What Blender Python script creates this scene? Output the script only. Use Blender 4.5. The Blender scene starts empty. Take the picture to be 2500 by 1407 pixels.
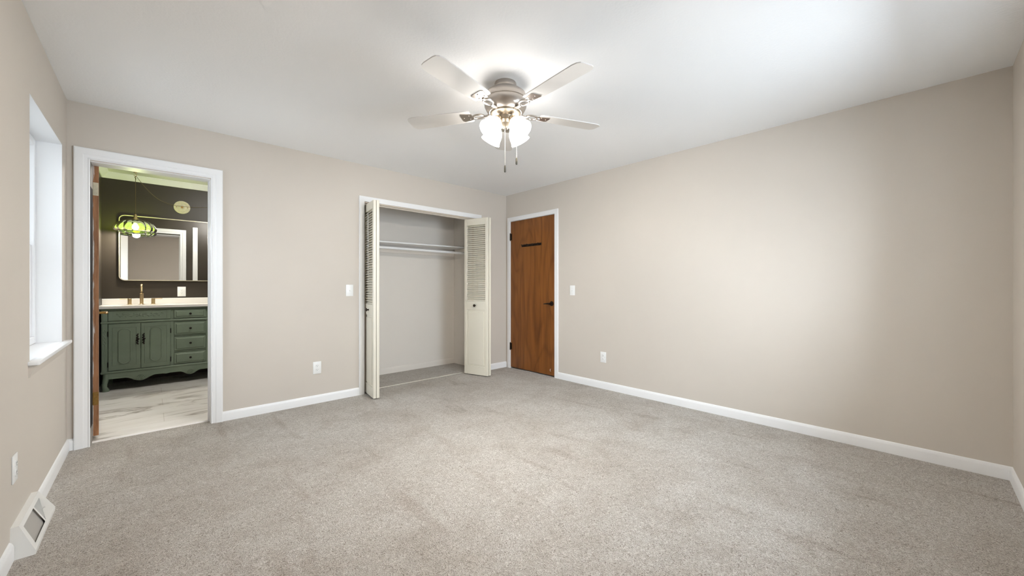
import bpy, bmesh, math, random
from mathutils import Vector, Matrix
random.seed(7)
R = math.radians
SC = bpy.context.scene
COL = SC.collection

# ------------------------------------------------------------------ camera
cam_d = bpy.data.cameras.new('camera'); cam = bpy.data.objects.new('camera', cam_d); COL.objects.link(cam)
cam.location = (-3.674, -4.040, 1.144); cam.rotation_euler = (R(90), 0, R(-43.154))
cam_d.sensor_width = 36.0; cam_d.lens = 937.15 / 2500 * 36.0; cam_d.shift_y = -2.35 / 2500
cam_d.clip_start = 0.02
SC.camera = cam
# ------------------------------------------------------------------ world, daylight, exposure
W = bpy.data.worlds.new('World'); SC.world = W; W.use_nodes = True
bg = W.node_tree.nodes['Background']; bg.inputs[0].default_value = (0.86, 0.93, 1.0, 1); bg.inputs[1].default_value = 1.8
SC.view_settings.view_transform = 'Standard'; SC.view_settings.look = 'None'
SC.view_settings.gamma = 1.0; SC.view_settings.use_curve_mapping = False
SC.view_settings.exposure = 0.34
def daylight(name, loc, aim, sx, sz, power, color=(0.90, 0.95, 1.0)):
    l = bpy.data.lights.new(name, 'AREA'); l.shape = 'RECTANGLE'; l.size = sx; l.size_y = sz; l.energy = power; l.color = color
    o = bpy.data.objects.new(name, l); COL.objects.link(o); o.location = loc
    o.rotation_euler = (Vector(aim) - Vector(loc)).to_track_quat('-Z', 'Y').to_euler()
    return o
daylight('daylight_left', (-6.30, -0.66, 1.95), (-4.2, -0.66, 1.45), 1.7, 2.2, 105, (0.78, 0.885, 1.0))
daylight('daylight_front', (-1.40, -6.10, 1.78), (-1.32, -4.4, 1.52), 3.8, 2.6, 500, (0.78, 0.885, 1.0))

# ------------------------------------------------------------------ materials
def lin(c):
    c = c / 255.0
    return c / 12.92 if c <= 0.04045 else ((c + 0.055) / 1.055) ** 2.4
def rgb(r, g, b): return (lin(r), lin(g), lin(b), 1.0)
class NT:
    def __init__(s, name):
        s.m = bpy.data.materials.new(name); s.m.use_nodes = True; s.t = s.m.node_tree; s.b = s.t.nodes['Principled BSDF']
    def n(s, typ, **kw):
        x = s.t.nodes.new(typ)
        for k, v in kw.items():
            if k in x.inputs.keys(): x.inputs[k].default_value = v
            else: setattr(x, k, v)
        return x
    def l(s, a, b): s.t.links.new(a, b)
    def coords(s, scale=(1, 1, 1), kind='Object'):
        tc = s.n('ShaderNodeTexCoord'); mp = s.n('ShaderNodeMapping'); mp.inputs['Scale'].default_value = scale
        s.l(tc.outputs[kind], mp.inputs['Vector']); return mp.outputs['Vector']
    def noise(s, vec, scale, detail=2.0, rough=0.5, dist=0.0):
        x = s.n('ShaderNodeTexNoise', Scale=scale, Detail=detail, Roughness=rough, Distortion=dist); s.l(vec, x.inputs['Vector']); return x
    def ramp(s, fac, stops):
        x = s.n('ShaderNodeValToRGB'); e = x.color_ramp.elements
        while len(e) < len(stops): e.new(0.5)
        for i, (p, c) in enumerate(stops): e[i].position = p; e[i].color = c
        s.l(fac, x.inputs['Fac']); return x
    def mix(s, fac, a, b, mode='MIX'):
        x = s.n('ShaderNodeMix', data_type='RGBA', blend_type=mode)
        for sock, v in ((0, fac), (6, a), (7, b)):
            if hasattr(v, 'is_output'): s.l(v, x.inputs[sock])
            else: x.inputs[sock].default_value = v
        return x.outputs[2]
    def bump(s, h, strength=0.2, dist=0.002):
        x = s.n('ShaderNodeBump', Strength=strength, Distance=dist); s.l(h, x.inputs['Height']); s.l(x.outputs[0], s.b.inputs['Normal'])
def plain(name, c, rough=0.5, metal=0.0, spec=0.5, bump=None, vary=0.0, vscale=3.0):
    t = NT(name); b = t.b
    b.inputs['Base Color'].default_value = c; b.inputs['Roughness'].default_value = rough; b.inputs['Metallic'].default_value = metal
    b.inputs['Specular IOR Level'].default_value = spec
    if vary or bump: v = t.coords()
    if vary:
        nz = t.noise(v, vscale, 3)
        d = tuple(x * (1 - vary) for x in c[:3]) + (1,); u = tuple(min(1, x * (1 + vary)) for x in c[:3]) + (1,)
        r = t.ramp(nz.outputs['Fac'], [(0.3, d), (0.7, u)]); t.l(r.outputs[0], b.inputs['Base Color'])
    if bump:
        nb = t.noise(v, bump[0], 3); t.bump(nb.outputs['Fac'], bump[1], bump[2])
    return t.m
M = {}
M['wall'] = plain('wall_paint', rgb(208, 200, 190), 0.65, spec=0.25, bump=(90, 0.12, 0.002), vary=0.012, vscale=2)
M['ceiling'] = plain('ceiling_paint', rgb(247, 247, 247), 0.9, spec=0.1, bump=(70, 0.35, 0.003))
M['white'] = plain('white_trim_paint', rgb(240, 240, 240), 0.35, spec=0.4, vary=0.01)
M['returnwhite'] = plain('white_window_paint', rgb(238, 239, 240), 0.5, spec=0.3)
M['vinyl'] = plain('white_vinyl', rgb(240, 241, 243), 0.3, spec=0.5)
M['plate'] = plain('white_plastic', rgb(240, 240, 238), 0.3, spec=0.5)
M['slot'] = plain('dark_slot', rgb(95, 93, 90), 0.6)
M['closetwall'] = plain('closet_paint', rgb(230, 224, 216), 0.65, spec=0.2, bump=(90, 0.12, 0.002))
M['cream'] = plain('cream_door_paint', rgb(227, 221, 205), 0.38, spec=0.4, vary=0.015)
M['darkmetal'] = plain('dark_bronze', rgb(58, 48, 40), 0.35, metal=0.85)
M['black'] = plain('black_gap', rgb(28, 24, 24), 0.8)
M['nickel'] = plain('brushed_nickel', rgb(190, 182, 174), 0.32, metal=1.0, bump=(160, 0.05, 0.001))
M['warmnickel'] = plain('warm_nickel', rgb(176, 164, 146), 0.35, metal=1.0)
M['brass'] = plain('brushed_brass', rgb(196, 174, 134), 0.32, metal=0.9)
M['oldbrass'] = plain('aged_brass', rgb(150, 116, 62), 0.45, metal=0.8, vary=0.2, vscale=60)
M['gold'] = plain('pale_gold_frame', rgb(214, 204, 180), 0.35, metal=0.55)
M['bathpaint'] = plain('dark_taupe_paint', rgb(54, 47, 37), 0.42, spec=0.45, bump=(90, 0.1, 0.002))
M['sage'] = plain('sage_green_paint', rgb(120, 134, 115), 0.38, spec=0.45, vary=0.07, vscale=7)
M['sagedark'] = plain('sage_green_recess', rgb(84, 102, 82), 0.45, spec=0.4, vary=0.07, vscale=9)
M['quartz'] = plain('white_quartz', rgb(240, 236, 230), 0.18, spec=0.5, vary=0.01)
M['iron'] = plain('black_iron_pull', rgb(38, 33, 29), 0.4, metal=0.7)
M['cord'] = plain('brown_cord', rgb(96, 82, 48), 0.6)
M['medallion'] = plain('cream_enamel', rgb(206, 198, 172), 0.3, spec=0.5, vary=0.08, vscale=40)
M['chain'] = plain('pale_chain', rgb(222, 216, 208), 0.35, metal=0.6)
M['fob'] = plain('pewter_fob', rgb(92, 88, 80), 0.4, metal=0.8)
M['blade'] = plain('pale_grey_blade', rgb(224, 221, 217), 0.5, spec=0.3, vary=0.02)
M['register'] = plain('white_enamel_metal', rgb(236, 235, 231), 0.32, spec=0.5)
M['damper'] = plain('grey_damper', rgb(176, 172, 166), 0.5)
M['track'] = plain('closet_track', rgb(214, 205, 192), 0.4)
M['rawhead'] = plain('tan_head_jamb', rgb(206, 186, 164), 0.55)
M['threshold'] = plain('pale_threshold', rgb(210, 204, 192), 0.45)

def carpet():
    t = NT('carpet_loops'); v = t.coords()
    fine = t.noise(v, 92, 2, 0.55, 2.2); tuft = t.noise(v, 34, 2, 0.6, 0.8); big = t.noise(v, 1.25, 4, 0.6, 0.5); mid = t.noise(v, 5.5, 3, 0.6, 0.4)
    c1 = t.ramp(fine.outputs['Fac'], [(0.30, rgb(136, 124, 110)), (0.46, rgb(192, 186, 177)), (0.68, rgb(225, 220, 213))])
    c2 = t.ramp(big.outputs['Fac'], [(0.36, (0.86, 0.84, 0.815, 1)), (0.56, (1, 1, 1, 1))])
    c3 = t.ramp(mid.outputs['Fac'], [(0.36, (0.92, 0.905, 0.89, 1)), (0.55, (1, 1, 1, 1))])
    c4 = t.ramp(tuft.outputs['Fac'], [(0.34, (0.91, 0.90, 0.89, 1)), (0.55, (1, 1, 1, 1))])
    a = t.mix(1.0, c1.outputs[0], c2.outputs[0], 'MULTIPLY'); a = t.mix(1.0, a, c3.outputs[0], 'MULTIPLY'); a = t.mix(1.0, a, c4.outputs[0], 'MULTIPLY')
    dr = t.noise(t.coords((7.5, 1.5, 1)), 1.0, 2, 0.5, 0.3)                      # drag marks left across the pile
    c5 = t.ramp(dr.outputs['Fac'], [(0.29, (0.84, 0.81, 0.785, 1)), (0.40, (1, 1, 1, 1))])
    a = t.mix(1.0, a, c5.outputs[0], 'MULTIPLY')
    t.l(a, t.b.inputs['Base Color']); t.b.inputs['Roughness'].default_value = 0.95; t.b.inputs['Specular IOR Level'].default_value = 0.1
    t.b.inputs['Sheen Weight'].default_value = 0.2
    t.bump(fine.outputs['Fac'], 1.0, 0.010)
    return t.m
M['carpet'] = carpet()
def wood(name, dark, mid, light):
    t = NT(name); v = t.coords((5.0, 5.0, 0.42))
    n1 = t.noise(v, 1.1, 4, 0.55, 2.2)
    v3 = t.coords((3.2, 3.2, 0.75)); w = t.noise(v3, 0.9, 1, 0.4, 0.3)          # flat-sawn figure: contour bands of a slow noise
    mu = t.n('ShaderNodeMath', operation='MULTIPLY'); t.l(w.outputs['Fac'], mu.inputs[0]); mu.inputs[1].default_value = 9.0
    fr = t.n('ShaderNodeMath', operation='PINGPONG'); t.l(mu.outputs[0], fr.inputs[0]); fr.inputs[1].default_value = 0.5
    v2 = t.coords((110, 110, 1.6)); n2 = t.noise(v2, 1.2, 3, 0.6)
    c = t.ramp(n1.outputs['Fac'], [(0.28, dark), (0.5, mid), (0.72, light)])
    cw = t.ramp(fr.outputs[0], [(0.0, (0.80, 0.77, 0.74, 1)), (0.22, (1, 1, 1, 1))])
    cg = t.ramp(n2.outputs['Fac'], [(0.3, (0.90, 0.89, 0.88, 1)), (0.6, (1, 1, 1, 1))])
    a = t.mix(1.0, c.outputs[0], cw.outputs[0], 'MULTIPLY'); a = t.mix(1.0, a, cg.outputs[0], 'MULTIPLY')
    t.l(a, t.b.inputs['Base Color']); t.b.inputs['Roughness'].default_value = 0.36; t.b.inputs['Specular IOR Level'].default_value = 0.4
    return t.m
M['wood'] = wood('stained_lauan_wood', rgb(104, 60, 24), rgb(132, 80, 34), rgb(146, 92, 42))
def edgewood():      # raw brown door edge with dried white paint along one arris
    t = NT('paint_smeared_wood'); tc = t.n('ShaderNodeTexCoord'); sep = t.n('ShaderNodeSeparateXYZ'); t.l(tc.outputs['Object'], sep.inputs[0])
    v = t.coords((60, 60, 5)); nz = t.noise(v, 1.0, 4, 0.7)
    v2 = t.coords((1, 1, 3)); nz2 = t.noise(v2, 1.4, 2, 0.5)
    base = t.ramp(nz.outputs['Fac'], [(0.3, rgb(122, 80, 48)), (0.7, rgb(176, 124, 82))])
    ad = t.n('ShaderNodeMath', operation='MULTIPLY_ADD'); t.l(nz.outputs['Fac'], ad.inputs[0]); ad.inputs[1].default_value = 0.030; t.l(sep.outputs['X'], ad.inputs[2])
    ad2 = t.n('ShaderNodeMath', operation='MULTIPLY_ADD'); t.l(nz2.outputs['Fac'], ad2.inputs[0]); ad2.inputs[1].default_value = -0.031; t.l(ad.outputs[0], ad2.inputs[2])
    r = t.ramp(ad2.outputs[0], [(0.0, (1, 1, 1, 1)), (0.0035, (0, 0, 0, 1))])
    a = t.mix(r.outputs[0], base.outputs[0], rgb(214, 210, 204)); t.l(a, t.b.inputs['Base Color']); t.b.inputs['Roughness'].default_value = 0.6
    return t.m
M['edgewood'] = edgewood()
def marble():
    t = NT('marble_look_planks'); v = t.coords((1, 1, 1)); vs = t.coords((0.7, 2.6, 1))
    n = t.noise(vs, 1.0, 5, 0.55, 0.9)
    vein = t.ramp(n.outputs['Fac'], [(0.478, (1, 1, 1, 1)), (0.497, (0.0, 0, 0, 1)), (0.501, (0, 0, 0, 1)), (0.528, (1, 1, 1, 1))])
    n2 = t.noise(vs, 2.3, 4, 0.6, 0.6)
    c0 = t.ramp(n2.outputs['Fac'], [(0.3, rgb(232, 226, 220)), (0.7, rgb(246, 242, 238))])
    m = t.noise(v, 1.8, 2, 0.5)
    mask = t.ramp(m.outputs['Fac'], [(0.42, (0, 0, 0, 1)), (0.58, (1, 1, 1, 1))])
    inv = t.n('ShaderNodeInvert'); t.l(vein.outputs[0], inv.inputs[1])
    f = t.mix(1.0, inv.outputs[0], mask.outputs[0], 'MULTIPLY')
    a = t.mix(f, c0.outputs[0], rgb(158, 146, 136))
    br = t.n('ShaderNodeTexBrick', Scale=1.0, offset=0.5); br.inputs['Mortar Size'].default_value = 0.0022; br.inputs['Brick Width'].default_value = 1.2; br.inputs['Row Height'].default_value = 0.30
    br.inputs['Color1'].default_value = (1, 1, 1, 1); br.inputs['Color2'].default_value = (1, 1, 1, 1); br.inputs['Mortar'].default_value = (0.78, 0.75, 0.72, 1)
    t.l(v, br.inputs['Vector'])
    a = t.mix(1.0, a, br.outputs['Color'], 'MULTIPLY')
    t.l(a, t.b.inputs['Base Color']); t.b.inputs['Roughness'].default_value = 0.3
    return t.m
M['marble'] = marble()
def emit(name, c, s):
    m = bpy.data.materials.new(name); m.use_nodes = True; t = m.node_tree; t.nodes.clear()
    o = t.nodes.new('ShaderNodeOutputMaterial'); e = t.nodes.new('ShaderNodeEmission'); e.inputs[0].default_value = c; e.inputs[1].default_value = s
    t.links.new(e.outputs[0], o.inputs[0]); return m
M['glow'] = emit('lit_frosted_glass', (1.0, 0.96, 0.91, 1), 11.0)
M['fanbulb'] = emit('lit_fan_bulb', (1.0, 0.95, 0.89, 1), 1400.0)
M['bulb'] = emit('lit_bulb', (1.0, 0.9, 0.74, 1), 30.0)
def clearish(name, tint, gloss, rough=0.05, milk=0.0, milkcol=(1, 1, 1, 1)):
    m = bpy.data.materials.new(name); m.use_nodes = True; t = m.node_tree; t.nodes.clear()
    o = t.nodes.new('ShaderNodeOutputMaterial'); tr = t.nodes.new('ShaderNodeBsdfTransparent'); tr.inputs[0].default_value = tint
    base = tr.outputs[0]
    if milk:
        tl = t.nodes.new('ShaderNodeBsdfTranslucent'); tl.inputs[0].default_value = milkcol
        m0 = t.nodes.new('ShaderNodeMixShader'); m0.inputs[0].default_value = milk; t.links.new(base, m0.inputs[1]); t.links.new(tl.outputs[0], m0.inputs[2]); base = m0.outputs[0]
    g = t.nodes.new('ShaderNodeBsdfGlossy'); g.inputs['Roughness'].default_value = rough; g.inputs[0].default_value = (1, 1, 1, 1)
    lw = t.nodes.new('ShaderNodeLayerWeight'); lw.inputs[0].default_value = gloss
    mx = t.nodes.new('ShaderNodeMixShader'); t.links.new(lw.outputs['Fresnel'], mx.inputs[0])
    t.links.new(base, mx.inputs[1]); t.links.new(g.outputs[0], mx.inputs[2]); t.links.new(mx.outputs[0], o.inputs[0]); return m
M['pane'] = clearish('window_glass', (0.97, 0.98, 0.98, 1), 0.15)
M['greenglass'] = clearish('green_lamp_glass', (0.48, 0.57, 0.22, 1), 0.26, 0.05, 0.045, (0.60, 0.74, 0.36, 1))
M['mirror'] = plain('mirror_silver', (0.82, 0.82, 0.80, 1), 0.015, metal=1.0)

# ------------------------------------------------------------------ mesh helpers
class MB:
    def __init__(s): s.bm = bmesh.new()
    def _add(s, vs, fs):
        bv = [s.bm.verts.new(v) for v in vs]; out = []
        for f in fs:
            try: out.append(s.bm.faces.new([bv[i] for i in f]))
            except ValueError: pass
        bmesh.ops.recalc_face_normals(s.bm, faces=out)
        return bv, out
    def box(s, x0, x1, y0, y1, z0, z1, bev=0.0, seg=1):
        vs = [(x, y, z) for x in (x0, x1) for y in (y0, y1) for z in (z0, z1)]
        bv, fs = s._add(vs, [(0, 1, 3, 2), (4, 6, 7, 5), (0, 4, 5, 1), (2, 3, 7, 6), (0, 2, 6, 4), (1, 5, 7, 3)])
        if bev:
            ed = list({e for f in fs for e in f.edges})
            bmesh.ops.bevel(s.bm, geom=ed, offset=bev, segments=seg, affect='EDGES', profile=0.5)
        return s
    def prism(s, pts, fn, d0, d1):       # polygon (u,v) extruded from d0 to d1 through fn(u,v,d)
        n = len(pts); vs = [fn(u, v, d0) for u, v in pts] + [fn(u, v, d1) for u, v in pts]
        s._add(vs, [tuple(range(n)), tuple(range(2 * n - 1, n - 1, -1))] + [(i, (i + 1) % n, n + (i + 1) % n, n + i) for i in range(n)])
        return s
    def hexa(s, a, b):                   # two quads (4 points each) joined into a solid
        s._add(list(a) + list(b), [(0, 1, 2, 3), (7, 6, 5, 4)] + [(i, (i + 1) % 4, 4 + (i + 1) % 4, 4 + i) for i in range(4)])
        return s
    def lathe(s, prof, n=32, M4=None, squash=None, close=False):   # prof: (r,z) bottom/top chain, round local z
        M4 = M4 or Matrix.Identity(4); vs = []; k = len(prof)
        for i in range(n):
            a = 2 * math.pi * i / n
            for r, z in prof:
                rr = r * (squash(a, z) if squash else 1)
                vs.append(M4 @ Vector((rr * math.cos(a), rr * math.sin(a), z)))
        fs = []
        for i in range(n):
            j = (i + 1) % n
            for q in range(k - 1): fs.append((i * k + q, j * k + q, j * k + q + 1, i * k + q + 1))
            if close: fs.append((i * k + k - 1, j * k + k - 1, j * k, i * k))
        bv, f2 = s._add(vs, fs)
        bmesh.ops.remove_doubles(s.bm, verts=bv, dist=1e-6)
        return s
    def tube(s, path, r, n=10, cap=True):
        P = [Vector(p) for p in path]; rings = []; up = Vector((0, 0, 1)); vs = []
        rr = r if isinstance(r, (list, tuple)) else [r] * len(P)
        prev = None
        for i, p in enumerate(P):
            d = (P[min(i + 1, len(P) - 1)] - P[max(i - 1, 0)]).normalized()
            if prev is None:
                a = d.orthogonal().normalized()
            else:
                a = (prev - d * prev.dot(d)).normalized()
            prev = a; b = d.cross(a)
            for k in range(n):
                t = 2 * math.pi * k / n; vs.append(p + (a * math.cos(t) + b * math.sin(t)) * rr[i])
        fs = [(i * n + k, i * n + (k + 1) % n, (i + 1) * n + (k + 1) % n, (i + 1) * n + k) for i in range(len(P) - 1) for k in range(n)]
        if cap: fs += [tuple(range(n)), tuple(range((len(P) - 1) * n + n - 1, (len(P) - 1) * n - 1, -1))]
        s._add(vs, fs); return s
    def ball(s, c, r, sc=(1, 1, 1), u=16, v=10):
        m = Matrix.Translation(c) @ Matrix.Diagonal((*sc, 1))
        bmesh.ops.create_uvsphere(s.bm, u_segments=u, v_segments=v, radius=r, matrix=m); return s
    def cyl(s, c, axis, r, h, n=24, bev=0.0):
        ax = Vector(axis).normalized(); q = ax.to_track_quat('Z', 'Y').to_matrix().to_4x4(); m4 = Matrix.Translation(c) @ q
        if bev: s.lathe([(0, 0), (r - bev, 0), (r, bev), (r, h - bev), (r - bev, h), (0, h)], n, m4)
        else: s.lathe([(0, 0), (r, 0), (r, h), (0, h)], n, m4)
        return s
    def xf(s, m): bmesh.ops.transform(s.bm, matrix=m, verts=s.bm.verts); return s
    def obj(s, name, mat, parent=None, loc=(0, 0, 0), smooth=True, angle=35):
        me = bpy.data.meshes.new(name); s.bm.to_mesh(me); s.bm.free()
        for m in (mat if isinstance(mat, (list, tuple)) else [mat]): me.materials.append(m)
        if smooth:
            for p in me.polygons: p.use_smooth = True
            me.set_sharp_from_angle(angle=R(angle))
        o = bpy.data.objects.new(name, me); COL.objects.link(o); o.location = loc
        if parent: o.parent = parent
        return o
def tag(o, label, cat, group=None, kind=None):
    o['label'] = label; o['category'] = cat
    if group: o['group'] = group
    if kind: o['kind'] = kind
    return o
def struct(o, label, cat):
    return tag(o, label, cat, kind='structure')
def thing(name, label, cat, loc=(0, 0, 0), rotz=0.0, group=None, kind=None):
    o = bpy.data.objects.new(name, None); COL.objects.link(o); o.location = loc; o.rotation_euler = (0, 0, rotz); o.empty_display_size = 0.1
    return tag(o, label, cat, group, kind)
def holes_wall(mb, fn, u0, u1, z0, z1, d0, d1, holes):
    """wall slab in (u,z) between depths d0,d1 with rectangular holes (ua,ub,za,zb)"""
    us = sorted({u0, u1} | {h[0] for h in holes} | {h[1] for h in holes}); zs = sorted({z0, z1} | {h[2] for h in holes} | {h[3] for h in holes})
    for i in range(len(us) - 1):
        zi = None
        for j in range(len(zs) - 1):
            a, b, c, d = us[i], us[i + 1], zs[j], zs[j + 1]
            if any(h[0] <= a and b <= h[1] and h[2] <= c and d <= h[3] for h in holes): continue
            p0 = fn(a, c, d0); p1 = fn(b, d, d1)
            mb.box(min(p0[0], p1[0]), max(p0[0], p1[0]), min(p0[1], p1[1]), max(p0[1], p1[1]), c, d)
    bmesh.ops.remove_doubles(mb.bm, verts=mb.bm.verts, dist=1e-5)
    mb.bm.verts.index_update(); seen = {}      # drop the faces shared by neighbouring blocks
    for f in mb.bm.faces: seen.setdefault(tuple(sorted(v.index for v in f.verts)), []).append(f)
    dead = [f for fs in seen.values() if len(fs) > 1 for f in fs]
    bmesh.ops.delete(mb.bm, geom=dead, context='FACES')
    return mb

LX, LY, H = 4.104, 4.406, 2.44
FZ = 0.010          # carpet surface
# ================================================================== ROOM SHELL
mb = MB(); mb.box(-LX - 0.2, 0.2, -LY - 0.2, 0.10, -0.1, FZ); mb.box(-2.35, -0.33, 0.10, 0.80, -0.1, FZ)
struct(mb.obj('floor', M['carpet'], smooth=False), 'beige looped wall-to-wall carpet of the bedroom and its closet', 'carpet')
mb = MB(); mb.box(-LX - 0.2, 0.2, -LY - 0.2, 0.12, H, H + 0.1)
struct(mb.obj('ceiling', M['ceiling'], smooth=False), 'flat off-white lightly textured bedroom ceiling', 'ceiling')
WY0, WY1, WZ0, WZ1 = -1.106, -0.190, 0.789, 2.078            # left window opening
W2X0, W2X1 = -1.98, -0.78                                     # front window opening (behind the camera)
mb = holes_wall(MB(), lambda u, z, d: (-LX - d, u, z), -LY - 0.2, 0.0, -0.1, H, 0.0, 0.20, [(WY0, WY1, WZ0 - 0.02, WZ1)])
struct(mb.obj('wall_left', M['wall'], smooth=False), 'narrow beige wall with the recessed window', 'wall')
mb = holes_wall(MB(), lambda u, z, d: (u, -LY - d, z), -LX, 0.0, -0.1, H, 0.0, 0.20, [(W2X0, W2X1, WZ0 - 0.02, WZ1)])
struct(mb.obj('wall_front', M['wall'], smooth=False), 'beige wall behind the camera, seen as a sliver at the frame edge', 'wall')
DX0, DX1, DZ = -3.995, -3.317, 2.041                          # bathroom doorway
CX0, CX1, CZ = -2.035, -0.512, 2.050                          # closet opening
mb = holes_wall(MB(), lambda u, z, d: (u, d, z), -LX - 0.2, 0.2, -0.1, H + 0.1, 0.0, 0.12, [(DX0, DX1, -0.1, DZ), (CX0, CX1, -0.1, CZ)])
struct(mb.obj('wall_back', M['wall'], smooth=False), 'beige wall with the bathroom doorway and the open closet', 'wall')
RY0, RY1, RZ = -0.912, -0.086, 2.062                          # bedroom door recess
mb = holes_wall(MB(), lambda u, z, d: (d, u, z), -LY - 0.2, 0.12, -0.1, H, 0.0, 0.06, [(RY0, RY1, 0.0, RZ)])
mb.box(0.06, 0.2, -LY - 0.2, 0.12, -0.1, H)
struct(mb.obj('wall_right', M['wall'], smooth=False), 'long bare beige wall beside the brown wooden door', 'wall')
# closet shell
mb = MB(); mb.box(-2.45, -0.28, 0.745, 0.85, -0.1, H); struct(mb.obj('wall_closet_back', M['closetwall'], smooth=False), 'pale back wall inside the open closet', 'wall')
mb = MB(); mb.box(-2.42, -2.30, 0.12, 0.745, -0.1, H); struct(mb.obj('wall_closet_left', M['closetwall'], smooth=False), 'end wall of the closet hidden by the narrow folded door', 'wall')
mb = MB(); mb.box(-0.38, -0.28, 0.12, 0.745, -0.1, H); struct(mb.obj('wall_closet_right', M['closetwall'], smooth=False), 'shaded end wall of the closet behind the louvered door', 'wall')
mb = MB(); mb.box(-2.45, -0.28, 0.12, 0.85, H, H + 0.1); struct(mb.obj('ceiling_closet', M['ceiling'], smooth=False), 'ceiling of the closet', 'ceiling')
# bathroom shell
BZ, BY, BH, BXR = 0.018, 2.49, 2.49, -2.50
mb = MB(); mb.box(-LX, BXR, 0.10, BY, -0.1, BZ); struct(mb.obj('floor_bathroom', M['marble'], smooth=False), 'white marble-look plank floor of the bathroom', 'floor')
mb = MB(); mb.box(-LX - 0.1, BXR + 0.08, BY, BY + 0.1, -0.1, BH); struct(mb.obj('wall_bathroom_back', M['bathpaint'], smooth=False), 'dark taupe bathroom wall behind the mirror', 'wall')
mb = MB(); mb.box(-LX - 0.1, -LX, 0.12, BY, -0.1, BH); struct(mb.obj('wall_bathroom_left', M['bathpaint'], smooth=False), 'dark taupe bathroom side wall behind the open door', 'wall')
mb = MB(); mb.box(BXR, BXR + 0.08, 0.12, BY, -0.1, BH); struct(mb.obj('wall_bathroom_right', M['bathpaint'], smooth=False), 'dark taupe bathroom wall out of sight past the doorway', 'wall')
mb = holes_wall(MB(), lambda u, z, d: (u, d, z), -LX, BXR, -0.1, BH, 0.1201, 0.128, [(DX0, DX1, -0.1, DZ)])
struct(mb.obj('wall_bathroom_front', M['bathpaint'], smooth=False), 'dark taupe wall seen in the bathroom mirror around the doorway', 'wall')
mb = MB(); mb.box(-LX - 0.1, BXR + 0.08, 0.12, BY + 0.1, BH, BH + 0.1); struct(mb.obj('ceiling_bathroom', M['ceiling'], smooth=False), 'white bathroom ceiling over the green pendant lamp', 'ceiling')

# ------------------------------------------------------------------ trim: casings, baseboards, crown
def sweep_U(mb, prof, fn, a0, a1, ztop, zbot):
    """casing: prof points (u outwards from the opening, w out of the wall) swept round three sides, mitred"""
    n = len(prof); vs = []
    for u, w in prof:
        vs += [fn(a0 - u, zbot, w), fn(a0 - u, ztop + u, w), fn(a1 + u, ztop + u, w), fn(a1 + u, zbot, w)]
    fs = []
    for i in range(n):
        j = (i + 1) % n
        for k in range(3): fs.append((i * 4 + k, i * 4 + k + 1, j * 4 + k + 1, j * 4 + k))
    fs += [tuple(i * 4 for i in range(n)), tuple(i * 4 + 3 for i in range(n))]
    mb._add(vs, fs); return mb
COLONIAL = [(0, -0.002), (0, 0.010), (0.006, 0.012), (0.012, 0.008), (0.030, 0.012), (0.034, 0.016), (0.060, 0.019), (0.070, 0.021), (0.076, 0.019), (0.078, 0.014), (0.078, -0.002)]
mb = sweep_U(MB(), COLONIAL, lambda a, z, w: (a, -w, z), DX0, DX1, DZ + 0.008, FZ)
struct(mb.obj('trim_1', M['white'], angle=25), 'white moulded casing around the bathroom doorway', 'trim')
FLAT = [(0, -0.002), (0, 0.012), (0.004, 0.015), (0.050, 0.017), (0.055, 0.014), (0.055, -0.002)]
mb = sweep_U(MB(), FLAT, lambda a, z, w: (a, -w, z), CX0, CX1, CZ, FZ)
struct(mb.obj('trim_2', M['white'], angle=25), 'white casing around the closet opening', 'trim')
mb = sweep_U(MB(), [(0, -0.002), (0, 0.011), (0.006, 0.014), (0.052, 0.014), (0.056, 0.010), (0.056, -0.002)], lambda a, z, w: (-w, a, z), RY0 + 0.006, RY1 - 0.006, RZ, FZ)
struct(mb.obj('trim_3', M['white'], angle=25), 'narrow white casing around the brown wooden door', 'trim')
BB = [(-0.002, 0.0), (0.013, 0.0), (0.013, 0.066), (0.011, 0.074), (0.006, 0.084), (0.0, 0.088), (-0.002, 0.088)]
def baseboard(name, label, segs, fn):
    mb = MB()
    for a, b in segs: mb.prism([(w, z + 0.002) for w, z in BB], fn, a, b)
    return struct(mb.obj(name, M['white'], angle=25), label, 'baseboard')
baseboard('baseboard_back', 'white baseboard along the wall between bathroom doorway and closet', [(-LX, DX0 - 0.078), (DX1 + 0.078, CX0 - 0.055), (CX1 + 0.055, 0.0)], lambda w, z, d: (d, -w, z))
baseboard('baseboard_right', 'white baseboard along the long bare wall', [(RY0 - 0.05, -LY)], lambda w, z, d: (-w, d, z))
baseboard('baseboard_left', 'white baseboard under the window, broken by the floor register', [(-LY, -1.47), (-1.01, 0.0)], lambda w, z, d: (-LX + w, d, z))
baseboard('baseboard_front', 'white baseboard of the wall behind the camera', [(-LX, 0.0)], lambda w, z, d: (d, -LY + w, z))
baseboard('baseboard_closet', 'white baseboard inside the closet', [(-2.30, -0.38)], lambda w, z, d: (d, 0.745 - w, z))
bpy.data.objects['baseboard_closet'].data.materials[0] = M['closetwall']
CR = [(0.0, 0.0), (0.008, 0.0), (0.014, 0.010), (0.040, 0.040), (0.052, 0.054), (0.060, 0.060), (0.060, 0.067), (0.0, 0.067)]
mb = MB()
mb.prism(CR, lambda w, z, d: (d, BY - w, BH - 0.067 + z), -LX, BXR)
mb.prism(CR, lambda w, z, d: (-LX + w, d, BH - 0.067 + z), 0.128, BY)
mb.prism(CR, lambda w, z, d: (BXR - w, d, BH - 0.067 + z), 0.128, BY)
struct(mb.obj('trim_4', M['white'], angle=25), 'white crown molding along the top of the dark bathroom wall', 'trim')
mb = sweep_U(MB(), COLONIAL, lambda a, z, w: (a, 0.128 + w, z), DX0 - 0.004, DX1, DZ + 0.02, BZ)
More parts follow.
